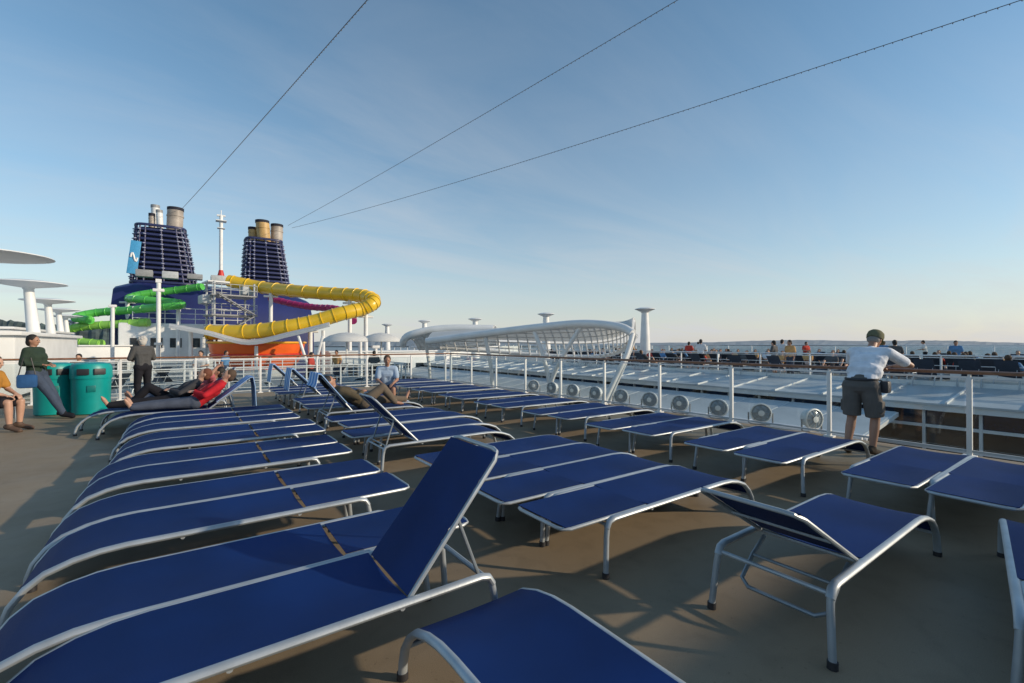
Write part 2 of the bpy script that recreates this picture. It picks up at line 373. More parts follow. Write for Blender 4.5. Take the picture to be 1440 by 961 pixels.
for i in range(9):
    bb=0.45+i*1.54
    for k in (0,1):
        lounger(6.85+random.uniform(-.05,.05),bb+0.29+k*P2,PI+random.uniform(-.01,.01))
lounger(4.33,1.15,PI,29,'navy sun lounger with backrest tilted and support bracket showing')
lounger(4.72,0.33,PI+math.radians(9),0)
lounger(1.07,1.95,-PI/2,0)
LX=-1.12
lounger(LX,9.82,0,38,'sun lounger with raised back and striped blue towel'); lounger(LX-.35,10.45,0,38,'sun lounger with raised back, occupied'); lounger(LX-.1,11.1,0,38,'sun lounger with raised back, occupied')
lounger(LX+.1,12.3,0,50,'navy sun lounger with its backrest raised'); lounger(LX,13.0,0,50,'navy sun lounger with its backrest raised')
def towel(loc,rz,ang,label,L1=0.8,drop=0.45):
    mb=MB(); rows=[]; ca,sa=math.cos(math.radians(ang)),math.sin(math.radians(ang))
    path=[(0.15*ca,0.15*sa+0.03),(0.45*ca,0.45*sa+0.03),(0.80*ca,0.80*sa+0.035),(0.83*ca+0.02,0.83*sa+0.02),(0.83*ca+0.05,0.83*sa-0.15),(0.83*ca+0.08,0.83*sa-drop)]
    for x,z in path:
        rows.append([(x+0.012*math.sin(j*2.1),-0.33+0.66*j/10,z+0.008*math.sin(j*1.7)) for j in range(11)])
    mb.grid(rows,thick=0.008)
    o=obj(mb,'towel',TOWEL,None,loc,rz); return tag(o,label,'towel')
towel((LX+1.44,9.82,HH),0,38,'blue and white striped towel draped over a lounger back',drop=0.72)
towel((3.9-1.44,11.0,HH),PI,45,'blue striped towel over a raised lounger back')
towel((3.9-1.44,13.6,HH),PI,45,'blue striped towel over a raised lounger back')
towel((3.75-1.44,8.15,HH),PI,50,'blue towel on a raised lounger back',drop=0.2)
# ------------------------------------------------------------------ floodlights beyond the rail
def flood_mesh():
    R=Matrix.Rotation(-PI/2,3,'Y')
    D={}
    D['housing']=MB().lathe([(0.05,-0.16),(0.09,-0.15),(0.14,-0.10),(0.155,-0.02),(0.180,0.0),(0.186,0.03),(0.186,0.06),(0.165,0.07),(0.160,0.04)],(0,0,0.24),28,R=R).mesh('housing',WHITE)
    D['lens']=MB().lathe([(0.0,0.045),(0.157,0.045),(0.150,0.052),(0.07,0.075),(0.0,0.08)],(0,0,0.24),24,R=R).mesh('lens',LENS)
    D['back']=MB().lathe([(0.0,0.082),(0.05,0.080),(0.055,0.092),(0.0,0.10)],(0,0,0.24),16,R=R).mesh('lens_hub',WHITE)
    mb=MB(); mb.tube([(0,-0.205,0.24),(0,-0.205,0.05),(0,-0.15,0.02),(0,0.15,0.02),(0,0.205,0.05),(0,0.205,0.24)],0.014,8); mb.box((0,0,0.0),(0.2,0.16,0.03))
    for q in range(8):
        an=q*PI/4; mb.tube([(-0.085,0.05*math.cos(an),0.24+0.05*math.sin(an)),(-0.068,0.17*math.cos(an),0.24+0.17*math.sin(an))],0.005,5)
    D['yoke']=mb.mesh('yoke',GREY); return D
FM=flood_mesh()
structure(obj(MB().box((8.85,5,-0.20),(0.48,22,0.2)),'deck_ledge',PGREY,smooth=False))
for i in range(10):
    e=thing('floodlight','round white floodlight on a yoke behind the glass railing','floodlight',(8.9,3.40+0.87*i+random.uniform(-.05,.05),-0.05),math.radians(random.uniform(10,75)),'floodlights along the deck edge')
    for k,n in (('housing','housing'),('lens','lens'),('back','lens_hub'),('yoke','yoke')): obj(FM[k],n,None,e)
# ------------------------------------------------------------------ opposite side pool roof & windows
e=thing('pool_side_gallery','white gallery with dark windows beyond the pool','building',(17.6,0,0))
mb=MB(); mb.grid([[(3.25,-8,0.12),(3.25,58,0.12)],[(0,-8,-0.22),(0,58,-0.22)]],thick=0.06); obj(mb,'roof',ROOFM,e,smooth=False)
obj(MB().box((0.12,25,-0.33),(0.14,66,0.22)),'fascia_band',WHITE,e,smooth=False)
obj(MB().box((3.1,25,0.16),(0.16,66,0.16)),'top_coping',WHITE,e,smooth=False)
rb=MB().box((1.62,0,-0.03),(3.26,0.05,0.07),Matrix.Rotation(-math.atan2(0.34,3.25),3,'Y')).mesh('roof_rib',WHITE)
for i in range(42): obj(rb,'roof_rib',None,e,(0,-7.5+1.55*i,0))
obj(MB().box((0.4,25,-1.72),(0.04,66,2.5)),'window',WINDOW,e,smooth=False)
fm_=MB().box((0,0,0),(0.10,0.07,2.5)).mesh('window_frame',WHITE)
for i in range(53): obj(fm_,'window_frame',None,e,(0.34,-6.9+1.2*i,-1.72))
for z in (-0.92,-1.55): obj(MB().box((0.33,25,z),(0.05,66,0.09)),'window_frame',WHITE,e,smooth=False)
# frosted wind screens standing on the pool side
e=thing('pool_roof','low sloping roof of frosted pale panels beside the pool','roof',(14.6,4.4,0))
def rz_(x): return -0.98+0.40*(x/2.9)
panel=MB().grid([[(0.0,0.03,rz_(0))]+[(0.0,1.47,rz_(0))],[(2.85,0.03,rz_(2.85)),(2.85,1.47,rz_(2.85))]],thick=0.04).mesh('roof_panel',ROOFM)
for i in range(30): obj(panel,'roof_panel',None,e,(0,1.5*i,0))
obj(MB().box((-0.05,22.5,-1.05),(0.14,45,0.16)),'gutter',WHITE,e,smooth=False)
rf=MB().box((1.43,0,(rz_(0)+rz_(2.85))/2-0.03),(2.85,0.06,0.12),Matrix.Rotation(-math.atan2(0.40,2.9),3,'Y')).mesh('rafter',WHITE)
for i in range(31): obj(rf,'rafter',None,e,(0,1.5*i,0))
cl_=MB().tube([(0.1,0,-3.1),(0.1,0,-1.0)],0.07,8).mesh('column',WHITE)
for i in range(12): obj(cl_,'column',None,e,(0,4*i,0))
e=thing('parapet_wall','low white parapet box on the opposite deck','wall',(21.2,2.6,0.1)); obj(MB().box((0,0,0.22),(0.4,2.6,0.45),bev=0.03),'wall_panel',WHITE,e); obj(MB().box((0,0,0.47),(0.5,2.7,0.05),bev=0.01),'coping',GREY,e)
# ------------------------------------------------------------------ pool canopies
def interp(P,n):
    P=[Vector(p) for p in P]; out=[]; m=len(P)-1
    for i in range(n):
        t=i/(n-1)*m; k=min(int(t),m-1); u=t-k
        p0=P[max(k-1,0)];p1=P[k];p2=P[k+1];p3=P[min(k+2,m)]
        out.append(0.5*((2*p1)+(p2-p0)*u+(2*p0-5*p1+4*p2-p3)*u*u+(3*p1-p0-3*p2+p3)*u**3))
    return out
def canopy(label,near,far,n=24,rib=2,legs=(),bulge=0.3,open_from=9,br=0.16):
    A=interp([C(*p) for p in near],n); B=interp([C(*p) for p in far],n)
    base=A[0].copy(); base.z=-3.1
    e=thing('pool_canopy',label,'canopy',base)
    rows=[]
    for p,q in zip(A,B):
        rows.append([p.lerp(q,j/8)+Vector((0,0,bulge*math.sin(PI*j/8)))-base for j in range(9)])
    mb=MB(); mb.grid([r[:open_from] for r in rows],thick=0.04); obj(mb,'roof_shell',WHITE2,e)
    mb=MB()
    for i in range(0,n,rib): mb.tube([v-Vector((0,0,0.09)) for v in rows[i]],0.04,6)
    for j in range(1,8): mb.tube([r[j]-Vector((0,0,0.12)) for r in rows],0.025,6)
    obj(mb,'rib_lattice',WHITE,e)
    obj(MB().tube([p-base for p in A],br,10),'front_edge_beam',WHITE,e)
    obj(MB().tube([p-base for p in B],0.10,10),'rear_edge_beam',WHITE,e)
    for lg in legs: obj(MB().tube([p-base for p in interp([C(*p) for p in lg],14)],0.09,10),'strut',WHITE,e)
    return e
canopy('large curved white canopy with ribbed underside over the pool',
 [(-3.94,21,1.62),(-0.94,20,1.98),(1.19,19,2.20),(2.81,18,2.30),(3.98,17,2.14),(4.38,16.5,1.88)],
 [(-4.06,26,1.25),(-0.8,25.5,1.05),(2.34,25,0.85),(4.5,24,0.85),(5.08,21,1.2),(4.75,17.5,1.80)],n=30,rib=1,open_from=7,bulge=0.62,
 legs=[[(4.38,16.5,1.88),(4.1,16.3,1.1),(3.55,16.2,0.0),(3.0,16,-1.2),(2.6,16,-3.1)],
       [(4.75,17.5,1.83),(4.4,18,0.6),(3.9,18.3,-0.8),(3.4,18.5,-3.1)],
       [(2.81,18.1,2.3),(2.2,18.5,1.2),(1.6,19,-0.3),(1.5,19,-3.1)],[(0.9,19.2,2.1),(1.3,19,1.0),(1.6,19,-0.3)],[(-1.2,20.2,1.8),(-.9,20.5,0),(-.9,20.6,-3.1)]])
canopy('smaller leaf shaped white canopy beside the pool',
 [(-5.9,24.5,1.45),(-5.4,24,1.95),(-3.6,24,2.30),(-1.0,24,2.30)],
 [(-5.7,28,1.2),(-4.8,30,1.2),(-3.0,30,1.3),(-0.8,29,1.5)],legs=[[(-4.8,25,1.9),(-4.6,25.4,0),(-4.5,25.5,-3.1)]],bulge=0.55,br=0.2)
for x,d,r in ((-10.9,30,1.5),(-8.9,31,1.3)):
    e=thing('sun_umbrella','white domed fabric umbrella on a pole','umbrella',C(x,d,-3.1),0,'white umbrellas')
    obj(MB().lathe([(r,4.75),(r*0.93,4.95),(r*0.7,5.15),(r*0.35,5.3),(0.05,5.36),(0.0,5.33),(r*0.35,5.25),(r*0.7,5.08),(r*0.9,4.9),(r*0.97,4.74)],(0,0,0),20),'umbrella_fabric',WHITE2,e)
    obj(MB().tube([(0,0,0),(0,0,5.3)],0.06,8),'pole',WHITE,e)
# ------------------------------------------------------------------ saucer topped towers
def saucer(loc,R,H,pr,label,group,lean=0.0):
    e=thing('saucer_lamp_tower',label,'lamp tower',loc,0,group)
    obj(MB().tube([(lean,0,0),(lean*0.5,0,H*0.5),(0,0,H-0.12)],pr,14,rs=[pr*1.35,pr*1.0,pr*0.72]),'column',WHITE,e)
    obj(MB().lathe([(pr*0.75,H-0.2),(pr*0.9,H-0.14),(R*0.8,H-0.02),(R,H+0.03),(R*0.98,H+0.06),(R*0.5,H+0.14),(0.0,H+0.16)],(0,0,0),32),'saucer_top',WHITE,e)
for x,d in ((-13.75,11.8),(-18.5,17.4),(-24.9,24.4),(-30.9,31.0),(-37.3,38),(-44.5,46)):
    saucer(C(x,d,0),1.1 if d>12 else 1.35,3.78,0.20,'white saucer topped lamp tower on the port side','port side saucer towers',lean=0.3 if d>12 else -.3)
for x,d in ((8.77,30),(2.62,35),(-3.4,42),(-8.8,45.8),(-14.8,54)):
    saucer(C(x,d,0),0.66,3.75,0.31,'white column with small saucer top on the opposite deck','saucer columns on the opposite deck')
# ------------------------------------------------------------------ funnels
def funnel(a,b,label,sc,pipes,logo):
    z0=8.0; H=6.1
    e=thing('ship_funnel',label,'funnel',(a,b,z0))
    def ring(t,off=0.0,n=40):
        hx=(2.85-0.7*t)*sc+off; hy=(2.5-0.6*t)*sc+off; z=t*H; out=[]
        for k in range(n):
            an=2*PI*k/n; c,s=math.cos(an),math.sin(an); p=0.45
            out.append(Vector((hx*math.copysign(abs(c)**p,c)-0.3*t,hy*math.copysign(abs(s)**p,s),z)))
        return out
    mb=MB(); R=[[mb.bm.verts.new(v) for v in ring(t,-0.35)] for t in (0,0.5,0.97)]
    for A,Bq in zip(R,R[1:]):
        for k in range(40): mb.bm.faces.new((A[k],A[(k+1)%40],Bq[(k+1)%40],Bq[k]))
    mb.bm.faces.new(R[-1]); obj(mb,'core',SOOT,e)
    mb=MB()
    for i in range(13): mb.tube(ring(i/12,0.0 if i%2 else 0.05),0.13,6,closed=True,flat=(1.1,0.7))
    obj(mb,'louvre_rings',NAVY,e)
    mb=MB()
    for k in range(0,40,2): mb.tube([ring(t,0.02)[k] for t in (0,0.33,0.66,1.02)],0.085,6)
    obj(mb,'vertical_rib',NAVY,e)
    mb=MB()
    for i in range(1,12):
        rr=ring(i/12,0.10)
        for k in range(0,40,2):
            if random.random()<0.8: mb.sphere(rr[k],(0.17,0.12,0.09),sub=1)
    obj(mb,'pale_lattice_beads',mat('lattice_bead_pale',(0.40,0.43,0.55),0.4),e)['kind']='stuff'  # pale beads at most crossings of rings and ribs
    for (x,y,r,h,mt,tilt) in pipes:
        pm=MB(); pm.tube([(x,y,H-0.8),(x+tilt,y,H+h)],r,18); pm.tube([(x+tilt,y,H+h-0.28),(x+tilt*1.02,y,H+h+0.03)],r*1.04,18,m=1); pm.tube([(x+tilt*0.8,y,H+h*0.6),(x+tilt*0.82,y,H+h*0.66)],r*1.07,18)
        obj(pm,'exhaust_pipe',[mt,SOOT if mt is not WHITE else GREY],e)
    if logo:
        R_=Matrix.Rotation(-0.09,3,'X')@Matrix.Rotation(0.1,3,'Y')
        obj(MB().box((-2.45,-2.40,H*0.40),(0.85,0.12,3.5),R_,bev=0.04),'painted_emblem_panel',LBLUE,e)
        obj(MB().tube([(-2.72+0.055*k,-2.50,H*0.40+0.45*math.sin(k*0.62)) for k in range(11)],0.09,6),'emblem_wave',WHITE,e)
funnel(-1.95,63.2,'dark navy latticed ship funnel with light blue emblem and pipes',1.0,[(-0.75,0.2,0.40,2.6,WHITE,-0.1),(0.85,-0.6,0.75,2.4,PIPEG,0.1),(-0.35,-1.2,0.30,1.8,WHITE,-0.1),(-1.1,-.9,.28,1.4,PIPEG,0)],True)
funnel(8.0,63.4,'dark navy latticed ship funnel with tan sooted pipes',0.90,[(-1.35,0.2,0.52,1.6,TAN,-0.05),(-0.25,-0.6,0.74,2.4,TAN,-0.25),(1.15,0.0,0.68,2.3,PIPEG,0.05)],False)
# superstructure
e=thing('funnel_deckhouse','dark blue deckhouse carrying the funnels with white lower storey','building',(2.5,57,-3))
mb=MB()
prof=[(0,0),(0,6.2),(0.8,8.6),(2.5,10.6),(4.5,11.1),(15,11.1),(15,0)]
rows=[]
for x in (-8.4,-8.1,-7.4,-6.5,7.5,8.6,9.4,9.7):
    s=1-0.10*(abs(x+0)-6.5)/3.0 if abs(x)>6.5 else 1
    rows.append([(x,y,z*s) for y,z in prof])
mb.grid(rows); mb.bm.faces.new([mb.bm.verts.new(Vector(p)) for p in rows[0]]); mb.bm.faces.new([mb.bm.verts.new(Vector(p)) for p in rows[-1]])
obj(mb,'blue_hull_block',PURP,e)
obj(MB().box((-2.2,-1.6,3.3),(10.6,3.0,6.3),bev=0.2),'white_lower_storey',WHITE,e)
for i in range(7): obj(MB().box((-6.2+1.45*i,-3.12,4.6),(0.9,0.05,0.9)),'window',WINDOW,e,smooth=False)
for i in range(5):
    obj(MB().box((-5.8+2.0*i,-0.5,11.3),(1.3,1.2,random.uniform(0.3,0.7)),bev=0.06),'roof_vent',PGREY if i%2 else GREY,e)
mb=MB()
for z in (6.9,7.4,7.9): mb.tube([(-6.5,-2.9,z),(3.0,-2.9,z)],0.035,6)
for i in range(9): mb.tube([(-6.5+1.18*i,-2.9,6.3),(-6.5+1.18*i,-2.9,7.9)],0.035,6)
obj(mb,'roof_rail',WHITE,e)
e=thing('mast','slim white mast with radar platform and red base','mast',C(-32,50,8.0))
obj(MB().tube([(0,0,1.0),(0,0,7.6)],0.18,12),'mast_pole',WHITE,e); obj(MB().lathe([(0.5,0),(0.4,0.7),(0.2,1.6),(0.0,1.6)],(0,0,0),14),'mast_base',REDM,e)
obj(MB().box((0,0,7.0),(1.0,1.0,0.08)),'radar_platform',WHITE,e); obj(MB().box((0,0,6.2),(0.7,0.7,0.06)),'lower_platform',WHITE,e); obj(MB().tube([(0,0,7.5),(0,0,8.2)],0.05,6).tube([(-0.4,0,7.6),(0.4,0,7.6)],0.12,8),'radar_bar',WHITE,e)
def slide(label,pts,r,m,n=150,supports=()):
    P=interp([C(*p) for p in pts],n); base=P[0].copy(); base.z=-3.1
    e=thing('water_slide',label,'water slide',base)
    Q=[];rs=[]
    for i in range(n-1):
        for u in ((0,.3,.36,.5,.56) if i%5==2 else (0,.5)):
            Q.append(P[i].lerp(P[i+1],u)-base); rs.append(r*(1.10 if (i%5==2 and u in(.36,.5)) else 1.0))
    mb=MB(); mb.tube(Q,r,16,rs=rs); obj(mb,'slide_tube',m,e)
    for (x,d,z) in supports:
        q=C(x,d,z)-base; obj(MB().tube([(q.x,q.y,0),(q.x,q.y,q.z)],0.17,10).tube([(q.x-0.6,q.y,q.z-0.3),(q.x+0.6,q.y,q.z-0.3)],0.1,6),'support_post',WHITE,e)
slide('yellow enclosed tube water slide looping out and back',[(-27.4,44,7.6),(-24.1,44,6.95),(-19.7,42,6.35),(-16,41,6.0),(-13.3,40,5.75),(-11.9,39,5.25),(-11.9,38.3,4.8),(-12.6,38,4.4),(-13.9,37,3.95),(-16,36.5,3.25),(-18,36,2.8),(-20.8,36,2.46),(-24.1,36,2.4)],0.58,YEL,supports=[(-22.9,43.2,6.3),(-14.4,40.4,5.4),(-12.4,38.6,4.1),(-16.4,37,2.8)])
slide('green tube water slide with a loop',[(-31.3,46,7.3),(-34.2,46,6.9),(-36.6,45,6.4),(-37,44,5.9),(-35.2,43,5.7),(-31.9,43,5.4),(-30.8,42.2,5.1),(-32.2,41.8,4.9),(-35.4,42,4.6),(-38.2,42,4.4),(-39.3,41,3.9),(-37.5,40.5,3.6)],0.36,GRN,supports=[(-37.2,44,5.8),(-31.4,42.8,5.2)])
slide('lime green tube water slide lower down',[(-33.5,42,3.5),(-36,41.5,3.3),(-39,41,3.0),(-40.5,40.5,2.3),(-39,40,1.8),(-36,40,1.5)],0.36,LIME,n=100,supports=[(-38.4,40,1.7)])
slide('magenta tube water slide passing behind',[(-25,47,6.2),(-22.5,46.5,5.6),(-20,46,5.2),(-17.6,45,5.0),(-15.6,44,4.4),(-15,43,3.6)],0.32,MAG,n=100)
e=thing('splash_bowl','orange and red water slide bowl on a white plinth','water slide',C(-20.6,37,-3.1))
obj(MB().lathe([(2.6,2.6),(3.0,3.2),(3.35,4.1),(3.45,4.7),(3.3,4.7),(3.1,4.0),(0.0,3.4)],(0,0,0),36),'bowl',ORA,e)
obj(MB().tube([(3.48*math.cos(k*PI/16),3.48*math.sin(k*PI/16),4.7) for k in range(32)],0.09,8,closed=True),'bowl_rim',mat('amber_rim',(0.8,0.4,0.03),0.4),e)
obj(MB().tube([(3.27*math.cos(k*PI/16),3.27*math.sin(k*PI/16),3.75) for k in range(32)],0.10,8,closed=True),'bowl_band',REDM,e)
obj(MB().lathe([(2.7,0),(2.7,2.6),(0.0,2.6)],(0,0,0),36),'plinth',PGREY,e)
# slide tower
e=thing('slide_tower','steel stair tower with platforms at the top of the water slides','tower',C(-26.3,42.5,-3.1),math.radians(10))
mb=MB()
for x in (-1.6,1.6):
    for y in (-1.4,1.4): mb.tube([(x,y,0),(x,y,10.2)],0.09,8)
obj(mb,'tower_frame',PGREY,e)
mb=MB()
for z in (3.2,5.3,7.2,9.0): mb.box((0,0,z),(3.7,3.2,0.12))
obj(mb,'platform',GREY,e,smooth=False)
mb=MB()
for z in (5.3,7.2,9.0):
    for h in (0.5,1.0):
        mb.tube([(-1.8,-1.55,z+h),(1.8,-1.55,z+h),(1.8,1.55,z+h),(-1.8,1.55,z+h)],0.03,6,closed=True)
    for k in range(6): mb.tube([(-1.8+0.72*k,-1.55,z),(-1.8+0.72*k,-1.55,z+1.0)],0.025,6)
obj(mb,'guard_rail',PGREY,e)
mb=MB()
for i,(za,zb) in enumerate(((3.2,5.3),(5.3,7.2),(7.2,9.0))):
    s=1 if i%2 else -1
    for k in range(9):
        t=k/8; mb.box((s*(-1.3+2.6*t),-2.0,za+(zb-za)*t),(0.3,0.8,0.05))
    mb.tube([(s*-1.5,-1.62,za),(s*1.5,-1.62,zb)],0.06,6); mb.tube([(s*-1.5,-2.4,za),(s*1.5,-2.4,zb)],0.06,6)
obj(mb,'stair',GREY,e)
obj(MB().box((-1.2,0,10.2),(1.7,2.4,0.12)),'start_roof',WHITE,e); obj(MB().box((1.5,0.6,9.7),(1.0,1.2,0.8),bev=.1),'start_box',PGREY,e); obj(MB().box((-2.0,0,8.6),(0.8,1.8,0.8),bev=0.1),'start_box',PGREY,e)
# winged shade sail
front=[(-24.9,33,2.65),(-22.2,33,2.15),(-19.1,33,1.42),(-16,33,2.05),(-13.2,33,2.75)]
A=interp([C(*p) for p in front],25); Bk=interp([C(p[0]*1.10,p[1]+3.3,p[2]+0.12) for p in front],25)
base=C(-19.1,33,-3.1); e=thing('shade_canopy','white V shaped winged shade canopy on posts','canopy',base)
mb=MB(); mb.grid([[p-base,p.lerp(q,.5)-base+Vector((0,0,0.15)),q-base] for p,q in zip(A,Bk)],thick=0.2); obj(mb,'canopy_sheet',WHITE2,e)
for x,z in ((-24,2.5),(-19.1,1.35),(-14.1,2.5)):
    q=C(x,34,z)-base; obj(MB().tube([(q.x,q.y,0),(q.x,q.y,q.z)],0.13,8),'post',WHITE,e)
for x0,x1 in ((-14.6,-13.8),(-14.6,-15.6)):
    p,q=C(x0,33.2,-1)-base,C(x1,33.2,2.1)-base; obj(MB().tube([p,q],0.1,8),'strut',WHITE,e)
for x,d,h in ((-31.6,36,7.5),(-27.2,35,4.5),(-11.0,33,4.8),(-9.0,30,4.3)):
    e=thing('light_pole','plain white deck light pole','pole',C(x*1.0,d,-3.1),0,'white deck poles'); obj(MB().tube([(0,0,0),(0,0,h)],0.13,10),'pole_shaft',WHITE,e); obj(MB().box((0,0,h+0.1),(0.5,0.3,0.2),bev=0.05),'lamp_head',WHITE,e)
e=thing('light_pole','tall white pole with floodlights on top','pole',C(-30.3,39,-3.1),0,'white deck poles'); obj(MB().tube([(0,0,0),(0,0,10.0)],0.17,10),'pole_shaft',WHITE,e); obj(MB().box((0,0,9.2),(0.8,0.4,0.25),bev=0.05).box((0,0,10.0),(0.4,0.4,0.3)),'lamp_head',WHITE,e)
def house(name,label,loc,size,rz=0,win=True,m=WHITE):
    e=thing(name,label,'building',loc,rz); sx,sy,sz=size
    obj(MB().box((0,0,sz/2),size,bev=0.06),'wall',m,e); obj(MB().box((0,0,sz+0.05),(sx+0.3,sy+0.3,0.12),bev=0.03),'roof',WHITE,e)
    if win:
        n=max(2,int(sx/1.1))
        for i in range(n): obj(MB().box((-sx/2+(i+0.5)*sx/n,-sy/2-0.01,sz*0.55),(sx/n*0.66,0.05,sz*0.38)),'window',WINDOW,e,smooth=False)
house('deckhouse','low white deckhouse with rounded edges on the port side',(-5.2,23,0),(2.6,9,1.75),win=False)
house('deckhouse','low white ledge box beside the deckhouse',(-6.0,17.6,0),(3.4,1.2,1.2),win=False)
house('deckhouse','low white deckhouse farther along the port side',(-8.2,38,0),(3,14,2.2))
house('deckhouse','small white deckhouse by the water slides',C(-36,38,-3.1),(6,3,4.4),0.2)
house('bar_pavilion','low white pool bar pavilion with dark openings',C(-11,42,-3.1),(12,4,3.9),0)
house('bar_pavilion','low white pavilion beyond the pool',C(-6,60,-3.1),(14,4,4.2),0)
def wire(label,p,q,sag,r=0.016,n=70):
    p,q=C(*p),C(*q); P=[p.lerp(q,i/(n-1))-Vector((0,0,sag*4*(i/(n-1))*(1-i/(n-1)))) for i in range(n)]
    e=thing('light_cable',label,'cable',p); P=[v-p for v in P]
    obj(MB().tube(P,r,6),'cable_strand',CABLE,e)
    mb=MB()
    for i in range(n*4):
        t=i/(n*4)*(n-1); k=int(t); v=P[k].lerp(P[min(k+1,n-1)],t-k); mb.sphere(v-Vector((0,0,0.025)),(0.018,0.018,0.032),sub=1)
    obj(mb,'bulb_string',CABLE,e)['kind']='stuff'
wire('thin cable strung with small bulbs above the deck',(-36.3,50,16.4),(2.87,4,9.3),0.1,.011)
wire('thin cable strung with small bulbs above the deck',(-27.6,56,16.1),(13.8,6,12.98),0.25,0.012)
wire('thin cable strung with small bulbs above the deck',(-27.1,56,15.8),(21.6,7,11.4),0.55,0.014)
# ------------------------------------------------------------------ recycling bins
for x,d in ((-9.80,9.75),(-9.10,9.85)):
    p=C(x,d); e=thing('recycling_bin','round teal plastic bin with two dark openings in the lid','bin',p,0,'teal bins beside the walkway')
    e.rotation_euler[2]=math.atan2(p.y,p.x)-PI/2
    obj(MB().lathe([(0.28,0),(0.31,0.02),(0.33,0.75),(0.335,0.78),(0.0,0.78)],(0,0,0),32),'bin_body',TEAL,e)
    obj(MB().lathe([(0.345,0.76),(0.35,0.80),(0.345,1.0),(0.31,1.07),(0.2,1.10),(0.0,1.105)],(0,0,0),32),'lid',TEAL,e)
    for s in (-1,1):
        mb=MB(); mb.box((s*0.13,-0.325,0.91),(0.2,0.05,0.13),Matrix.Rotation(s*0.38,3,'Z'),bev=0.015); obj(mb,'opening',PLASTIC,e)
    mb=MB(); mb.box((0,-0.325,0.55),(0.14,0.02,0.14),bev=0.01); obj(mb,'sticker_panel',TEALD,e)
# ------------------------------------------------------------------ people
def remesh(mb,name,m,vox,smooth=3):
    me=mb.mesh(name,m,smooth=False)
    o=bpy.data.objects.new('tmp',me); scene.collection.objects.link(o)
    r=o.modifiers.new('r','REMESH'); r.mode='VOXEL'; r.voxel_size=vox; r.use_smooth_shade=True
    s=o.modifiers.new('s','SMOOTH'); s.iterations=smooth; s.factor=0.5
    dg=bpy.context.evaluated_depsgraph_get(); dg.update()
    m2=bpy.data.meshes.new_from_object(o.evaluated_get(dg)); m2.name=name
    bpy.data.objects.remove(o); m2.materials.clear(); m2.materials.append(m)
    m2.polygons.foreach_set('use_smooth',[True]*len(m2.polygons)); return m2
SKINS=[mat('skin_fair',(0.50,0.29,0.20),0.5,var=0.06,scale=12),mat('skin_tan',(0.38,0.20,0.13),0.5,var=0.06,scale=12)]
def cloth(name,c): return mat(name,c,0.85,var=0.14,scale=7,bump=0.8,bscale=11,spec=0.2)
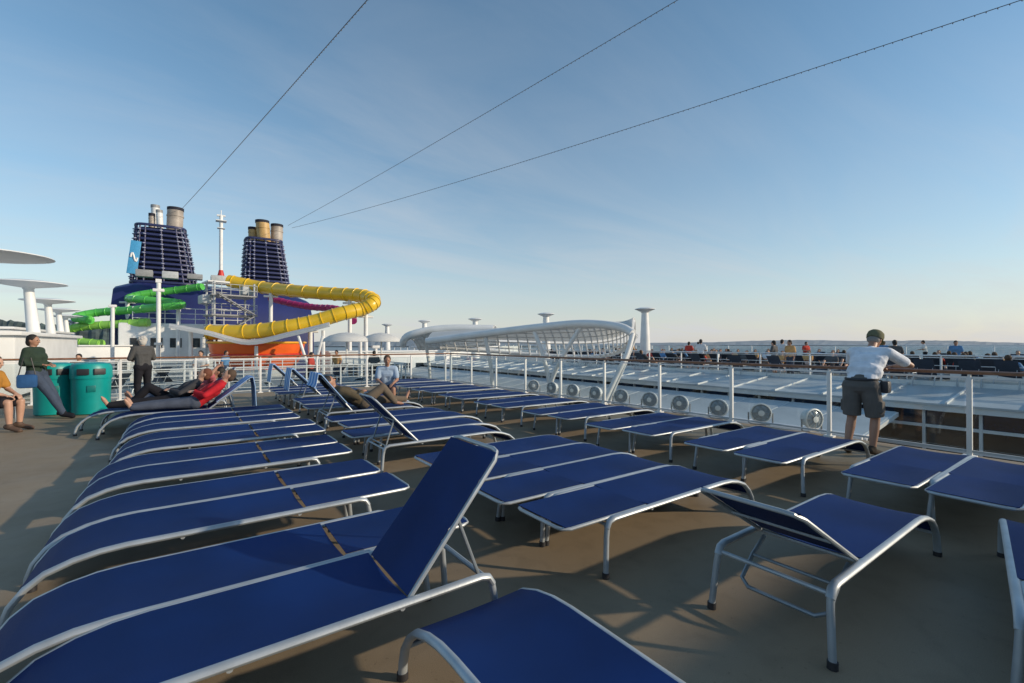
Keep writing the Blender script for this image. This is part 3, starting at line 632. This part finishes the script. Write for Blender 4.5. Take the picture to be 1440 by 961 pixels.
def person(label,loc,rz,J,cl,vox=0.012,group=None):
    J={k:Vector(v) for k,v in J.items()}
    e=thing('person',label,'person',loc,rz,group)
    lat=(J['shR']-J['shL']).normalized(); hl=(J['hpR']-J['hpL']).normalized()
    up=(J['neck']-J['pel']).normalized()
    f=J['face'].normalized()
    hup0=J.get('hup',Vector((0,0,1))); hlat=f.cross(hup0).normalized(); hup=hlat.cross(f).normalized()
    H=J['head']; HR=Matrix((hlat,f,hup)).transposed()
    skin=cl['skin']
    def torso(mb,g=0.0):
        ch,pe=J['chest'],J['pel']; wa=pe.lerp(ch,0.5)
        mb.cap(J['hpL']+hl*0.01,J['hpR']-hl*0.01,0.10+g,0.10+g)
        mb.cap(wa-lat*0.06,wa+lat*0.06,0.105+g+cl.get('belly',0),0.105+g+cl.get('belly',0))
        mb.cap(ch-lat*0.085,ch+lat*0.085,0.115+g,0.115+g)
        for s in (-1,1):
            mb.cap(pe+hl*s*0.06,wa+lat*s*0.05,0.105+g,0.105+g); mb.cap(wa+lat*s*0.055,ch+lat*s*0.08,0.105+g,0.112+g)
        mb.cap(J['shL']+lat*0.03,J['shR']-lat*0.03,0.062+g,0.062+g)
        for s,k in ((-1,'shL'),(1,'shR')): mb.cap(ch+lat*s*0.09,J[k]-lat*s*0.03,0.10+g,0.06+g)
        mb.cap(ch,J['neck']-up*0.03,0.09+g,0.055+g)
    mb=MB(); torso(mb)
    mb.cap(J['neck']-up*0.04,H-hup*0.04-f*0.015,0.055,0.052)
    mb.sphere(H,(0.074,0.094,0.108),R=HR,sub=3); mb.sphere(H-hup*0.06+f*0.035,(0.052,0.055,0.052),R=HR,sub=2)
    mb.cap(H+f*0.088+hup*0.012,H+f*0.108-hup*0.022,0.010,0.015)
    mb.cap(H+f*0.082-hup*0.055-hlat*0.018,H+f*0.082-hup*0.055+hlat*0.018,0.008,0.008)
    for s in (-1,1): mb.sphere(H+hlat*s*0.076-f*0.008-hup*0.005,(0.012,0.02,0.032),R=HR,sub=2)
    for S in ('L','R'):
        mb.cap(J['sh'+S],J['el'+S],0.055,0.043); mb.cap(J['el'+S],J['wr'+S],0.042,0.027)
        mb.cap(J['hp'+S],J['kn'+S],0.088,0.057); kn,an=J['kn'+S],J['an'+S]
        mid=kn.lerp(an,0.3)
        mb.cap(kn,mid,0.055,0.057); mb.cap(mid,an,0.057,0.036)
        toe=J['to'+S]; mb.cap(an-(toe-an).normalized()*0.03,toe,0.036,0.026); mb.cap(an,toe-(toe-an)*0.15,0.03,0.033)
        for q in range(5):
            side=(toe-an).cross(Vector((0,0,1)) if abs((toe-an).normalized().z)<0.8 else Vector((1,0,0))).normalized()
            if abs((toe-an).normalized().z)>=0.6: side=Vector((0,1,0))
            mb.cap(toe+side*(-0.03+0.015*q),toe+side*(-0.03+0.015*q)+(toe-an).normalized()*(0.03 if q in(0,4) else 0.036),0.010,0.009,8)
        wr=J['wr'+S]; hd=J.get('hd'+S,(wr-J['el'+S])); hd=Vector(hd).normalized(); n=Vector(J.get('pn'+S,(0,0,-1))); n=(n-hd*n.dot(hd)).normalized(); sd_=hd.cross(n).normalized()
        for q in range(4):
            o0=sd_*(-0.03+0.02*q); mb.cap(wr+o0*0.6,wr+hd*0.085+o0,0.016,0.013,8)
            Lf=(0.072,0.082,0.076,0.058)[q]; a=wr+hd*0.085+o0; d1=(hd+n*0.25).normalized(); b=a+d1*Lf*0.5; d2=(hd+n*0.9).normalized(); c=b+d2*Lf*0.3; d3=(hd*0.5+n).normalized()
            mb.cap(a,b,0.0095,0.009,8); mb.cap(b,c,0.009,0.0085,8); mb.cap(c,c+d3*Lf*0.25,0.0085,0.0075,8)
        tb=wr+hd*0.025-sd_*0.03; tt=tb+(hd*0.6-sd_*0.7+n*0.25).normalized()*0.045; mb.cap(tb,tt,0.013,0.010,8); mb.cap(tt,tt+(hd+n*0.4).normalized()*0.032,0.010,0.008,8)
    obj(remesh(mb,'body',skin,vox,2),'body',None,e)
    for s in (-1,1):
        obj(MB().sphere(H+f*0.084+hlat*s*0.03+hup*0.012,(0.012,0.010,0.009),R=HR,sub=2),'eye',mat('eye_dark',(0.03,0.02,0.02),0.2),e)
    mb=MB(); torso(mb,0.014)
    for S in ('L','R'):
        if cl['sleeve']=='none': continue
        if cl['sleeve']=='long':
            mb.cap(J['sh'+S],J['el'+S],0.072,0.056); mb.cap(J['el'+S],J['el'+S].lerp(J['wr'+S],0.93),0.056,0.042)
        else: mb.cap(J['sh'+S],J['sh'+S].lerp(J['el'+S],0.72),0.074,0.070)
    obj(remesh(mb,'shirt',cl['top'],vox,3),'shirt',None,e)
    mb=MB()
    mb.cap(J['hpL'],J['hpR'],0.112+0.008,0.112+0.008); mb.cap(J['pel']-hl*0.05,J['pel']+hl*0.05,0.123,0.123)
    for S in ('L','R'):
        hp,kn,an=J['hp'+S],J['kn'+S],J['an'+S]
        if cl['legs']=='long': mb.cap(hp,kn,0.105,0.076); mb.cap(kn,kn.lerp(an,0.4),0.076,0.074); mb.cap(kn.lerp(an,0.4),kn.lerp(an,0.95),0.074,0.056)
        else: 
            r=cl.get('shortr',0.095); q=hp.lerp(kn,0.93); d=(q-hp)
            M=Matrix.Translation((hp+q)/2)@d.to_track_quat('Z','Y').to_matrix().to_4x4()
            bmesh.ops.create_cone(mb.bm,cap_ends=True,segments=16,radius1=0.112,radius2=r,depth=d.length,matrix=M)
            if cl.get('pockets'):
                po=hp.lerp(kn,0.62)+hl*(0.09 if S=='R' else -0.09); mb.box(po,(0.05,0.13,0.15),bev=0.01)
    nm='trousers' if cl['legs']=='long' else 'shorts'
    obj(remesh(mb,nm,cl['bottom'],vox,3),nm,None,e)
    if cl.get('belt'):
        obj(MB().tube([J['pel']+Vector((0,0,.045))+hl*math.cos(t*PI/12)*0.185+Vector((0,1,0))*math.sin(t*PI/12)*0.135 for t in range(24)],0.016,6,closed=True,flat=(1,0.5)),'belt',PLASTIC,e)
    if cl.get('shoes'):
        for S in ('L','R'):
            an,toe=J['an'+S],J['to'+S]; t=(toe-an).normalized(); mb=MB(); mb.cap(an-t*0.045-Vector((0,0,0.012)),toe+t*0.025,0.046,0.040); mb.cap(an+Vector((0,0,0.03)),an,0.047,0.05)
            obj(remesh(mb,'shoe',cl['shoes'],0.012,2),'shoe',None,e)
    if cl.get('hair'):
        mb=MB(); hs=cl.get('hairlen',0.0)
        if cl.get('hat'): mb.sphere(H-f*0.035-hup*0.02,(0.080,0.072,0.06),R=HR,sub=3)
        else:
            mb.sphere(H-f*0.022+hup*0.026,(0.085,0.094,0.102),R=HR,sub=3); mb.sphere(H-f*0.05-hup*0.03,(0.078,0.062,0.075+hs),R=HR,sub=3)
        if cl.get('curly'):
            for q in range(40):
                th=random.uniform(0,2*PI); ph=random.uniform(-0.3,1.2); v=hlat*math.cos(th)*math.cos(ph)+f*math.sin(th)*math.cos(ph)+hup*math.sin(ph)
                if v.dot(f)<0.45 : mb.sphere(H-f*0.02+hup*0.02+v*0.09,0.025,sub=1)
        obj(remesh(mb,'hair',cl['hair'],0.010,1),'hair',None,e)
    if cl.get('hat'):
        mb=MB(); mb.lathe([(0.096,-0.015),(0.101,0.03),(0.093,0.075),(0.066,0.105),(0.02,0.117),(0.0,0.118)],(0,0,0),24,sy=1.12)
        mb.grid([[(math.sin(t)*0.088,math.cos(t)*0.10+rr*math.cos(t*0.8),-0.0-rr*0.15) for t in [(-1.1+2.2*k/10) for k in range(11)]] for rr in (0.0,0.04,0.085)],thick=0.006)
        o=obj(mb,'cap',cl['hat'],e); o.matrix_local=Matrix.Translation(H+hup*0.02-f*0.010)@HR.to_4x4()
    return e
def standing(lean=0.0,h=1.0,arms='down',legspread=0.11):
    s=h
    J=dict(pel=(0,0,.97),chest=(0,.03+lean*.35,1.27),neck=(0,.03+lean*.7,1.47),head=(0,.06+lean,1.615),face=(0,1,-.1),
      shL=(-.185,.02+lean*.6,1.41),shR=(.185,.02+lean*.6,1.41),hpL=(-.09,0,.93),hpR=(.09,0,.93),
      knL=(-legspread,.03,.5),knR=(legspread,.03,.5),anL=(-legspread-.01,-.02,.08),anR=(legspread+.01,-.02,.08),toL=(-legspread-.03,.12,.03),toR=(legspread+.03,.12,.03))
    if arms=='down': J.update(elL=(-.25,0,1.13),elR=(.25,0,1.13),wrL=(-.25,.08,.89),wrR=(.25,.08,.89),pnL=(1,0,0),pnR=(-1,0,0))
    elif arms=='front': J.update(elL=(-.27,.05+lean,1.15),elR=(.27,.05+lean,1.15),wrL=(-.12,.28+lean,1.12),wrR=(.12,.28+lean,1.12),pnL=(0,0,-1),pnR=(0,0,-1))
    return {k:tuple(c*(s if k not in('face','pnL','pnR') else 1) for c in v) for k,v in J.items()}
Jm=dict(pel=(0,.06,.98),chest=(0,.29,1.25),neck=(0,.46,1.43),head=(0,.59,1.56),face=(.15,1,-.55),
  shL=(-.20,.39,1.38),shR=(.20,.39,1.38),hpL=(-.10,.04,.93),hpR=(.10,.04,.93),knL=(-.11,.06,.5),knR=(.14,.10,.5),
  anL=(-.13,-.06,.09),anR=(.13,.02,.09),toL=(-.16,.09,.035),toR=(.17,.17,.035),
  elL=(-.33,.72,1.20),elR=(.36,.72,1.20),wrL=(-.10,.92,1.18),wrR=(.12,.96,1.18),hdL=(1,.25,-.1),hdR=(-1,.25,-.1),pnL=(0,.3,-1),pnR=(0,.3,-1))
shorts=cloth('taupe_shorts',(0.13,0.12,0.11))
man=person('man in white polo, cap and cargo shorts leaning on rail',(7.38,2.26,0),-PI/2,Jm,
  dict(skin=SKINS[1],top=cloth('white_polo',(0.74,0.77,0.82)),bottom=shorts,sleeve='short',legs='short',shortr=0.105,pockets=True,belt=True,shoes=cloth('brown_shoe',(0.06,0.045,0.035)),
  hair=mat('hair_grey',(0.25,0.23,0.21),0.8),hat=cloth('khaki_cap',(0.15,0.145,0.085)),belly=0.03),vox=0.008)
bag=thing('waist_bag','small black pouch hanging at the hip of a man','bag',(7.52,2.02,0.93))
obj(MB().box((0,0,0),(0.14,0.10,0.16),bev=0.03),'bag_body',PLASTIC,bag); obj(MB().tube([(-.05,.02,.08),(-.1,.12,.11),(-.1,.3,.12)],0.008,6),'strap',PLASTIC,bag)
dk=cloth('black_trousers',(0.015,0.015,0.02))
person('grey haired woman in grey cardigan and black trousers',C(-9.32,11.5),-0.1+YAW,standing(0,0.98,'front'),
  dict(skin=SKINS[0],top=cloth('grey_cardigan',(0.08,0.08,0.08)),bottom=dk,sleeve='long',legs='long',shoes=dk,hair=mat('hair_silver',(0.50,0.48,0.44),0.8),hairlen=.03,curly=True))
Jl=standing(-0.12,0.97,'front'); Jl.update(anL=(-.1,.36,.09),anR=(.08,.50,.09),toL=(-.12,.5,.05),toR=(.1,.64,.05),knL=(-.11,.20,.5),knR=(.10,.28,.5))
person('dark haired person in dark green top and jeans leaning back',C(-9.50,9.1),-PI/2-YAW*0.6,Jl,
  dict(skin=SKINS[1],top=cloth('dark_green_top',(0.03,0.05,0.035)),bottom=cloth('jeans',(0.06,0.08,0.12)),sleeve='long',legs='long',shoes=dk,hair=mat('hair_black',(0.015,0.012,0.01),0.7),hairlen=.02))
hb=thing('shoulder_bag','blue cloth shoulder bag hanging beside a person','bag',C(-9.32,8.75,0.78)); obj(MB().box((0,0,0),(0.28,0.14,0.26),bev=0.05),'bag_body',cloth('bag_blue',(0.03,0.10,0.25)),hb); obj(MB().tube([(-.12,0,.1),(-.05,0,.45),(.05,0,.45),(.12,0,.1)],0.01,6),'strap',PLASTIC,hb)
def sitting(seat=0.45,lean=0.0):
    return dict(pel=(0,0,seat+.1),chest=(0,.04+lean,seat+.42),neck=(0,.07+lean*1.5,seat+.60),head=(0,.12+lean*1.8,seat+.75),face=(0,1,-.25),
     shL=(-.18,.05+lean*1.4,seat+.54),shR=(.18,.05+lean*1.4,seat+.54),hpL=(-.09,.02,seat+.08),hpR=(.09,.02,seat+.08),
     knL=(-.13,.44,seat+.07),knR=(.13,.44,seat+.07),anL=(-.13,.42,.09),anR=(.13,.46,.09),toL=(-.15,.56,.035),toR=(.15,.6,.035),
     elL=(-.23,.15+lean,seat+.28),elR=(.23,.15+lean,seat+.28),wrL=(-.12,.36+lean*.5,seat+.20),wrR=(.12,.36+lean*.5,seat+.20))
def chair(loc,rz,label):
    e=thing('deck_chair',label,'chair',loc,rz); mb=MB()
    for s in (-.26,.26): mb.tube([(s,-.35,.95),(s,-.2,.42),(s,.25,.42),(s,.3,0)],0.015,8); mb.tube([(s,.05,.42),(s,-.32,0)],0.015,8)
    obj(mb,'chair_frame',ALU,e); obj(MB().grid([[(-.25,.25,.43),(.25,.25,.43)],[(-.25,0,.42),(.25,0,.42)],[(-.25,-.19,.43),(.25,-.19,.43)]],thick=.004),'seat',FAB,e); obj(MB().grid([[(-.25,-.2,.45),(.25,-.2,.45)],[(-.25,-.34,.93),(.25,-.34,.93)]],thick=.004),'backrest',FAB,e)
chair(C(-9.0,7.75),-PI/2-0.4,'navy sling deck chair, occupied')
person('seated person in amber top and shorts with bare legs',C(-9.0,7.75),-PI/2-0.4,sitting(.43,0.03),dict(skin=SKINS[0],top=cloth('amber_top',(0.42,0.20,0.04)),bottom=dk,sleeve='short',legs='short',shoes=mat('sandal',(0.1,0.06,0.04),0.7),hair=mat('hair_brown',(0.08,0.05,0.03),0.8)))
def reclining(th=38,bent=False,raise_arm=False,shift=0.0):
    c,s=math.cos(math.radians(th)),math.sin(math.radians(th)); px=1.26+shift
    def U(k,n=0,y=0): return (px+k*c-n*s,y,0.475+k*s+n*c)
    J=dict(pel=(px,0,.475),chest=U(.32),neck=U(.54,.0),head=U(.67,.05),face=(-.85,0,.45),hup=(c,0,s),
      shL=U(.46,0,.19),shR=U(.46,0,-.19),hpL=(px-.02,.09,.47),hpR=(px-.02,-.09,.47),
      knL=(px-.44,.11,.47),knR=(px-.44,-.10,.47),anL=(px-.87,.13,.45),anR=(px-.87,-.1,.45),toL=(px-.94,.16,.58),toR=(px-.94,-.13,.58),
      elL=U(.18,.02,.27),elR=U(.18,.02,-.27),wrL=U(.10,.15,.06),wrR=U(.10,.15,-.08),pnL=(0,0,-1),pnR=(0,0,-1))
    if bent: J.update(knL=(px-.34,.11,.72),anL=(px-.58,.12,.43),toL=(px-.70,.13,.40))
    if raise_arm: J.update(elR=U(.55,.12,-.36),wrR=U(.72,.15,-.14))
    return J
jeans=cloth('jeans2',(0.07,0.085,0.12))
hb_=mat('hair_brown',(0,0,0)); hk_=mat('hair_black',(0,0,0))
person('person in red shirt and grey jeans reclining barefoot',(LX,9.82,0),0,reclining(38),dict(skin=SKINS[0],top=cloth('red_shirt',(0.50,0.02,0.03)),bottom=jeans,sleeve='long',legs='long',hair=hb_))
person('person in dark top and trousers reclining',(LX-.35,10.45,0),0,reclining(38,True),dict(skin=SKINS[0],top=cloth('charcoal_top',(0.05,0.05,0.055)),bottom=dk,sleeve='long',legs='long',hair=mat('hair_auburn',(0.15,0.05,0.025),0.8)))
person('person in pink top reclining with one arm behind the head',(LX-.1,11.1,0),0,reclining(38,False,True),dict(skin=SKINS[1],top=cloth('pink_top',(0.45,0.12,0.14)),bottom=jeans,sleeve='short',legs='long',hair=hk_))
person('person in olive jacket reclining on a lounger',(3.75,8.15,0),PI,reclining(30,True,shift=-.05),dict(skin=SKINS[1],top=cloth('olive_jacket',(0.10,0.08,0.05)),bottom=cloth('khaki',(0.15,0.12,0.09)),sleeve='long',legs='long',hair=hk_))
person('person in pale blue shirt sitting sideways on a lounger',C(-3.05,11.1),PI*0.9,sitting(.36,0.05),dict(skin=SKINS[1],top=cloth('pale_blue_shirt',(0.35,0.45,0.58)),bottom=cloth('navy_shorts',(0.03,0.04,0.08)),sleeve='short',legs='short',shoes=dk,hair=hb_))
person('person in white shirt standing by the far rail',C(26.6,29.3),0.3,standing(0.05,1.0,'front'),dict(skin=SKINS[1],top=cloth('white_top',(0.6,0.6,0.6)),bottom=dk,sleeve='short',legs='long',hair=hk_),vox=.02)
def far_lounger_mesh():
    mb=MB(); y=.28
    for s in (-1,1):
        mb.tube([(x,s*y,z) for x,z in PROF[::2]]+[(0.9,s*y,HH),(1.8,s*y,HH),(1.88,s*y,0)],0.02,6,m=0)
    mb.grid([[(x,-.27,z+.01),(x,.27,z+.01)] for x,z in [(0.05,.2),(0.3,.33),(0.6,HH),(1.42,HH)]],m=1,thick=.004)
    c,s_=math.cos(.9),math.sin(.9)
    mb.grid([[(1.44+k*c,-.26,HH+k*s_),(1.44+k*c,.26,HH+k*s_)] for k in (0,.4,.78)],m=1,thick=.004)
    mb.tube([(1.44+.4*c,-.2,HH+.4*s_),(1.82,-.2,HH-.01),(1.82,.2,HH-.01),(1.44+.4*c,.2,HH+.4*s_)],.01,5)
    return mb.mesh('sun_lounger',[ALU,mat('charcoal_sling',(0.03,0.04,0.06),0.6)])
fl=far_lounger_mesh(); spots=[]
for a in (22.4,24.8,27.2,29.6,32.0):
    for i in range(26):
        b=0.3+i*1.0+random.uniform(-.15,.15)+ (0 if a<29 else .4)
        o=obj(fl,'sun_lounger',None,None,(a+random.uniform(-.2,.2),b,0.02),random.uniform(-.15,.15)+ (PI if random.random()<.65 else 0))
        tag(o,'dark sun lounger with raised back on the opposite deck','sun lounger','sun loungers on the opposite deck'); spots.append(o)
for i in range(9):
    o=obj(fl,'sun_lounger',None,None,(-3.2+1.25*i,22.5+random.uniform(-.3,4),-.48),random.uniform(0,6)); tag(o,'dark sun lounger with raised back on the forward deck','sun lounger','sun loungers on the forward deck')
random.shuffle(spots)
spots.sort(key=lambda o:(0 if o.rotation_euler[2]<1 else 1)+random.uniform(0,0.9)*0.9)
tops=[cloth('top_a',(0.7,0.7,0.7)),cloth('top_b',(0.55,0.07,0.05)),cloth('top_c',(0.12,0.26,0.46)),cloth('top_d',(0.6,0.34,0.14)),cloth('top_e',(0.1,0.1,0.1))]
def copies(src,loc,rz):
    n=src.copy(); scene.collection.objects.link(n); n.location=loc; n.rotation_euler[2]=rz
    for k in [o for o in scene.objects if o.parent==src]:
        c=k.copy(); c.parent=n; scene.collection.objects.link(c)
proto=[]
for i in range(5):
    proto.append(person('person resting on a lounger across the pool',(0,0,0),0,reclining(52,i%2==0),dict(skin=SKINS[i%2],top=tops[i],bottom=[dk,jeans][i%2],sleeve='short',legs='short' if i in (1,3,4) else 'long',hair=hb_),vox=.025,group='people resting across the pool'))
    proto[-1].location=spots[i].location; proto[-1].rotation_euler[2]=spots[i].rotation_euler[2]
for i in range(5,84): copies(proto[i%5],spots[i].location,spots[i].rotation_euler[2])
sp=[]
for i in range(5):
    sp.append(person('standing person in casual clothes on the distant deck',((21.7,33.2,26.0,33.4,23.5)[i],(13.5,9.0,17.0,21.0,6.0)[i],0),random.uniform(-2,-1),standing(0,random.uniform(.93,1.02),'down' if i%2 else 'front'),dict(skin=SKINS[i%2],top=tops[(0,2,1,3,4)[i]],bottom=[dk,jeans][i%2],sleeve='short',legs='long' if i%2 else 'short',hair=hk_),vox=.025,group='people standing farther away'))
pl=[(33.3,3.2,0),(28.4,24,0),(33.4,13.2,0),(21.5,9.1,0),(21.6,9.8,0),(25.9,11.4,0),(30.8,5.5,0),(33.5,26,0),(23.4,19.5,0)]+[(-3,21.5,-.5),(0.5,22,-.5),(1.6,27,-.5),(4.4,21.2,-.5),(6.5,25,-.5),(7.6,22.4,-.5),(3.0,33,-3),(12,34,-3),(10,26,-3),(13.5,29,-3),(11,22,-3),(12.5,18,-3)]
for i,p in enumerate(pl): copies(sp[i%5],p,random.uniform(0,6.28))
print('done')
